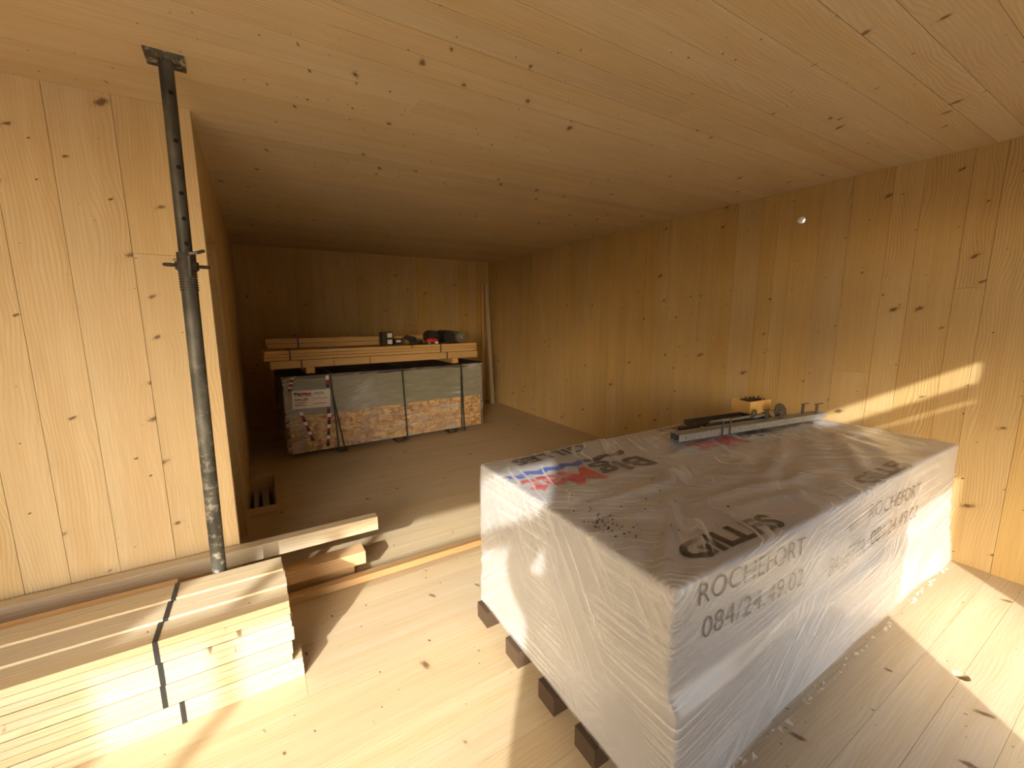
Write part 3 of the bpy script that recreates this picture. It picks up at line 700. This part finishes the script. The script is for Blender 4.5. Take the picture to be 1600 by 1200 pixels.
def fstrap(xt, xb, wd=0.009, mat='strap'):
    s = MB(); s.add([(xt - wd, -0.034, 0.965), (xt + wd, -0.034, 0.965), (xb + wd, -0.034, 0.02), (xb - wd, -0.034, 0.02), (xt - wd, -0.031, 0.965), (xt + wd, -0.031, 0.965), (xb + wd, -0.031, 0.02), (xb - wd, -0.031, 0.02)],
                   [(0, 1, 2, 3), (4, 5, 6, 7), (0, 1, 5, 4), (1, 2, 6, 5), (2, 3, 7, 6), (3, 0, 4, 7)])
    s.box(xt - wd, xt + wd, -0.034, FD, 0.976, 0.979)
    return s.build('strap', M[mat], fpk)
M['strapgreen'] = plain('dark_green_strap', (0.035, 0.045, 0.032), 0.4)
for xt, xb in ((0.455, 0.49), (0.43, 0.56), (1.30, 1.335), (2.13, 2.12), (2.13, 2.16)): fstrap(xt, xb, mat='strapgreen')
def tape(x0, x1, z0, z1):
    n = 9; w_ = 0.017
    for k in range(n):
        a, b = k / n, (k + 1) / n
        xa, xb, za, zb = x0 + (x1 - x0) * a, x0 + (x1 - x0) * b, z0 + (z1 - z0) * a, z0 + (z1 - z0) * b
        MB().add([(xa - w_, -0.036, za), (xa + w_, -0.036, za), (xb + w_, -0.036, zb), (xb - w_, -0.036, zb), (xa - w_, -0.0345, za), (xa + w_, -0.0345, za), (xb + w_, -0.0345, zb), (xb - w_, -0.0345, zb)],
                 [(0, 1, 2, 3), (4, 5, 6, 7), (0, 1, 5, 4), (1, 2, 6, 5), (2, 3, 7, 6), (3, 0, 4, 7)]).build('tape_piece', M[('paper', 'tape_red', 'blackbox')[k % 3]], fpk)
tape(0.06, 0.02, 0.945, 0.80); tape(0.115, 0.22, 0.55, 0.20); tape(0.418, 0.405, 0.945, 0.50); tape(0.415, 0.37, 0.50, 0.11)
sign = MB().box(0, 0.395, -0.0015, 0.0015, 0, 0.205).build('label_sheet', M['paper'], fpk, loc=(0.035, -0.041, 0.595), rot=(0, 0.035, 0))
def sign_text(s, x, z, wd, hh, mat, **kw):
    v, f = text_fit(s, wd, hh, **kw)
    me = bpy.data.meshes.new('lettering'); me.from_pydata([(x + a, -0.0025, z + b) for a, b, _ in v], [], f); return link(me, 'lettering', M[mat], sign)
sign_text('Big', 0.02, 0.148, 0.075, 0.038, 'navy', bold=0.05); sign_text('Mat', 0.098, 0.150, 0.10, 0.036, 'red', bold=0.05)
sign_text('GILLES', 0.02, 0.090, 0.14, 0.028, 'black', bold=0.03)
for x, z, wd in ((0.225, 0.172, 0.10), (0.215, 0.155, 0.12), (0.02, 0.066, 0.12), (0.02, 0.048, 0.09), (0.02, 0.032, 0.12), (0.215, 0.045, 0.13), (0.02, 0.138, 0.18)):
    MB().box(x, x + wd, -0.0025, -0.0015, z, z + 0.006).build('text_line', M['ink'], sign)
pts = [(0.20 + 0.16 * i / 24, -0.0026, 0.108 + 0.016 * math.sin(i * 1.9) + 0.006 * math.sin(i * 0.7)) for i in range(25)]
MB().tube(pts, 0.0016, 4).build('handwriting', M['ink'], sign)

def fw_pt(x, y, z):                                   # pack frame -> world
    c, s = math.cos(FR), math.sin(FR); return (0.24 + x * c - y * s, 5.205 + x * s + y * c, z)
for x, lab in ((0.215, 'left wooden block carrying the timbers on the far board pack'), (2.02, 'right wooden block carrying the timbers on the far board pack')):
    o = MB().box(-0.5, 0.5, -0.045, 0.045, -0.033, 0.033).build('support_block', M['timber_far'], None, loc=fw_pt(x + 0.04, 0.50, 1.012), rot=(0, 0, FR + math.pi / 2)); tag(o, lab, 'timber', 'blocks on the far board pack')
def far_bundle(x0, x1, y0, ny, bw_, z0, heights, straps, label):
    e = tag(empty('timber_bundle', fw_pt(x0, y0, z0), FR), label, 'timber bundle', 'timber bundles on the far board pack')
    z = 0.0; L = x1 - x0
    for hh in heights:
        for k in range(ny):
            dx = random.uniform(-0.012, 0.012)
            bar_x('board', M['timber_far'], e, dx, L + dx, k * bw_, (k + 1) * bw_ - 0.003, z, z + hh - 0.004)
        z += hh
    for s_ in straps:
        MB().box(s_ - 0.008, s_ + 0.008, -0.003, ny * bw_ + 0.002, z - 0.0005, z + 0.002).box(s_ - 0.008, s_ + 0.008, -0.003, -0.001, 0.0, z).build('strap', M['strap'], e)
    return e
far_bundle(-0.13, 2.42, 0.02, 5, 0.10, 1.0455, (0.089,), (0.30, 2.08), 'lowest timber bundle across the blocks on the far board pack')
far_bundle(-0.185, 2.40, 0.03, 4, 0.115, 1.1365, (0.038, 0.034, 0.038), (0.25, 2.05), 'middle timber bundle on the far board pack')
far_bundle(-0.14, 2.25, 0.34, 2, 0.085, 1.2495, (0.055, 0.058), (0.33, 1.95), 'uppermost timber bundle at the back of the far board pack')
# things lying on the timbers
TZ = 1.2500
def on_pack(name, x, y, z, label, cat, group=None, rz=0): return tag(empty(name, fw_pt(x, y, z), FR + rz), label, cat, group)
for k in range(2):
    e = on_pack('screw_box', 1.13, 0.16, TZ + k * 0.083, ('lower' if k == 0 else 'upper') + ' of two stacked black boxes with white labels on the far timbers', 'box', 'black boxes on the far timbers')
    MB().box(0, 0.135, 0, 0.13, 0, 0.082).build('carton', M['blackbox'], e, bevel=0.002)
    MB().box(0.065, 0.125, -0.0015, 0.0, 0.014, 0.068).build('label_sheet', M['paper'], e)
e = on_pack('screw_box', 1.285, 0.15, TZ, 'small low black box with a white label beside the stacked boxes', 'box', 'black boxes on the far timbers')
MB().box(0, 0.105, 0, 0.12, 0, 0.075).build('carton', M['blackbox'], e, bevel=0.002); MB().box(0.02, 0.08, -0.0015, 0, 0.03, 0.062).build('label_sheet', M['paper'], e)
e = on_pack('drill', 1.42, 0.12, TZ, 'dark cordless drill lying on the far timbers', 'power tool')
MB().tube([(0.0, 0.06, 0.085), (0.03, 0.06, 0.09), (0.15, 0.06, 0.06)], [0.016, 0.03, 0.026], 14).build('motor_body', M['blackbox'], e, smooth=True)
MB().tube([(0.06, 0.06, 0.07), (0.10, 0.05, 0.015)], [0.018, 0.02], 10).build('grip', M['blackbox'], e, smooth=True)
MB().box(0.075, 0.16, 0.02, 0.09, 0.0, 0.03).build('battery', M['blackbox'], e, bevel=0.004)
MB().tube([(-0.03, 0.06, 0.08), (0.0, 0.06, 0.085)], [0.008, 0.014], 10).build('chuck', M['iron'], e, smooth=True)
e = on_pack('cable_coil', 1.56, 0.13, TZ, 'dark coil of cable lying flat on the far timbers', 'cable')
MB().tube([(0.06 + (0.055 - 0.002 * i / 8) * math.cos(i * 0.5), 0.06 + 0.05 * math.sin(i * 0.5), 0.008 + 0.0011 * i) for i in range(38)], 0.006, 6).build('loops', M['blackbox'], e, smooth=True)
e = on_pack('hand_tool', 1.69, 0.05, TZ, 'red hand-held power tool lying in front of the black rolls', 'power tool')
MB().tube([(0, 0.03, 0.04), (0.04, 0.03, 0.046), (0.15, 0.03, 0.04)], [0.02, 0.032, 0.026], 12).build('housing', M['plastic_red'], e, smooth=True)
MB().box(0.02, 0.05, 0.0, 0.06, 0, 0.03).build('guard', M['galv'], e); MB().box(0.115, 0.155, 0.005, 0.055, 0, 0.028).build('battery', M['paper'], e, bevel=0.003)
def roll(name, x, y, L, r, lab, mat, core, rz):
    e = on_pack(name, x, y, TZ, lab, 'roll', 'rolls on the far timbers', rz)
    MB().tube([(0, 0, r), (0, L, r)], r, 28).build('roll_body', M[mat], e, smooth=True)
    a = MB().tube([(0, -0.002, r), (0, 0.004, r)], r * 0.42, 20); a.build('core', M[core], e)
    MB().tube([(r * 0.8 * math.cos(t_), -0.001, r + r * 0.8 * math.sin(t_)) for t_ in [i * math.pi / 12 for i in range(25)]], 0.003, 6, cap=False).build('wound_edge', M[core], e, smooth=True)
roll('membrane_roll', 1.83, 0.15, 0.165, 0.086, 'dark roll lying behind the red hand tool', 'blackbox', 'blackbox', 0.10)
roll('membrane_roll', 2.015, 0.06, 0.25, 0.086, 'black roll with a visible end on the far timbers', 'strap', 'blackbox', 0.10)
roll('film_roll', 2.185, 0.05, 0.25, 0.078, 'greyish roll with a pale rim at the right end of the far timbers', 'clearbottle', 'galv', 0.10)
sm = MB()
for i in range(14):
    sm.M = Matrix.Translation(fw_pt(0.50 + rg.uniform(-0.08, 0.10), 0.14 + rg.uniform(-0.07, 0.1), TZ + 0.004)) @ Matrix.Rotation(rg.uniform(0, 6), 4, 'Z'); sm.box(-0.014, 0.014, -0.003, 0.003, -0.004, 0.004)
tag(sm.build('loose_screws', M['galv']), 'loose pale screws scattered on the left of the far timbers', 'screws', kind='stuff')

# ------------------------------------------------------------------ boards leaning in the far corner, channels under the hatch
def leaning(p0, p1, wd, th, mat, label):
    p0, p1 = Vector(p0), Vector(p1); d = (p1 - p0); L = d.length; d.normalize()
    wv = Vector((1, 0, 0)); wv = (wv - d * wv.dot(d)).normalized(); n_ = d.cross(wv)
    o = box(-L / 2, L / 2, -wd / 2, wd / 2, -th / 2, th / 2).build('leaning_board', M[mat]); mt = Matrix((d, wv, n_)).transposed().to_4x4(); mt.translation = (p0 + p1) / 2; o.matrix_world = mt
    tag(o, label, 'board', 'boards leaning in the far corner'); return o
leaning((3.635, 6.70, 0.012), (3.735, 7.085, 2.24), 0.075, 0.022, 'timber', 'pale narrow board leaning upright in the far right corner')
leaning((3.54, 6.86, 0.012), (3.655, 7.09, 2.23), 0.05, 0.022, 'timber_old', 'darker narrow board leaning upright just left of the pale one in the far corner')
for k, (x, lab) in enumerate(((-0.135, 'leftmost grey metal duct down in the floor hatch'), (-0.055, 'broad middle grey metal duct down in the floor hatch'), (0.025, 'rightmost grey metal duct down in the floor hatch'))):
    e = tag(empty('metal_duct', (x, 4.0, -0.595)), lab, 'duct', 'ducts under the floor hatch')
    w_ = (0.020, 0.028, 0.012)[k]
    MB().box(-w_, w_, -0.1, 0.85, 0.0, 0.46).build('duct_body', M['duct'], e, bevel=0.006)
    MB().box(-w_ - 0.004, w_ + 0.004, 0.30, 0.34, 0, 0.466).build('joint_band', M['duct'], e)

# ------------------------------------------------------------------ the photographer, behind the camera; only the shadow shows
def skin(name, verts, edges, mat, parent, root=0):
    me = bpy.data.meshes.new(name); me.from_pydata([v[0] for v in verts], edges, [])
    o = bpy.data.objects.new(name, me); C.objects.link(o); o.parent = parent
    md = o.modifiers.new('skin', 'SKIN'); md.use_smooth_shade = True
    sk = me.skin_vertices[0].data
    for i, v in enumerate(verts): sk[i].radius = v[1]
    sk[root].use_root = True
    ss = o.modifiers.new('sub', 'SUBSURF'); ss.levels = 2; ss.render_levels = 2
    me.materials.append(mat); return o
person = tag(empty('person', (-0.286, -0.36, 0), -YAW), 'person in dark clothes holding up a phone, casting a shadow on the white pallet', 'person')
r = lambda a, b=None: (a, b or a)
V = [((0, 0, 0.93), r(0.21, 0.14)), ((0, 0, 1.12), r(0.18, 0.13)), ((0, 0, 1.34), r(0.17, 0.12)), ((0, 0.01, 1.46), r(0.10, 0.09)), ((0, 0.02, 1.52), r(0.058)), ((0.0, 0.045, 1.60), r(0.078, 0.092)), ((0.0, 0.045, 1.70), r(0.078, 0.095)), ((0.0, 0.04, 1.765), r(0.05))]
E_ = [(0, 1), (1, 2), (2, 3), (3, 4), (4, 5), (5, 6), (6, 7)]
def chain(start, items):
    prev = start
    for it_ in items: V.append(it_); E_.append((prev, len(V) - 1)); prev = len(V) - 1
    return prev
for s_ in (-1, 1):
    chain(0, [((s_ * 0.10, 0, 0.84), r(0.105)), ((s_ * 0.11, 0.01, 0.48), r(0.07)), ((s_ * 0.12, -0.01, 0.10), r(0.048)), ((s_ * 0.125, 0.05, 0.045), r(0.042)), ((s_ * 0.135, 0.14, 0.035), r(0.032))])
ends = []; PHX = 0.058
for s_ in (-1, 1):
    ends.append(chain(3, [((s_ * 0.175, 0.02, 1.45), r(0.085)), ((s_ * 0.20, 0.15, 1.495), r(0.078)), ((PHX + s_ * 0.11, 0.37, 1.555), r(0.05)), ((PHX + s_ * 0.088, 0.408, 1.585), r(0.034, 0.022))]))
skin('body', V, E_, M['cloth'], person)
M['skin_tone'] = plain('skin_tone', (0.55, 0.33, 0.23), 0.5, var=0.05)
for s_ in (-1, 1):
    for k in range(4):
        z = 1.578 + k * 0.017
        MB().tube([(PHX + s_ * 0.085, 0.408, z), (PHX + s_ * 0.088, 0.435, z + 0.002), (PHX + s_ * 0.078, 0.4375, z + 0.004)], [0.009, 0.0085, 0.007], 8).build('finger', M['skin_tone'], person, smooth=True)
    MB().tube([(PHX + s_ * 0.075, 0.398, 1.578), (PHX + s_ * 0.05, 0.398, 1.585), (PHX + s_ * 0.035, 0.399, 1.592)], [0.011, 0.010, 0.008], 8).build('thumb', M['skin_tone'], person, smooth=True)
ph = tag(empty('phone', tuple(Vector((0, 0, CAM_H)) - fw * 0.030 - r2 * 0.0), 0), 'dark phone held up in both hands by the photographer', 'phone')
ph.rotation_euler = cam.rotation_euler
MB().box(-0.074, 0.074, -0.036, 0.036, -0.004, 0.004).build('case', M['blackbox'], ph, bevel=0.003)
MB().box(-0.068, 0.068, -0.031, 0.031, 0.004, 0.0045).build('screen', M['strap'], ph)
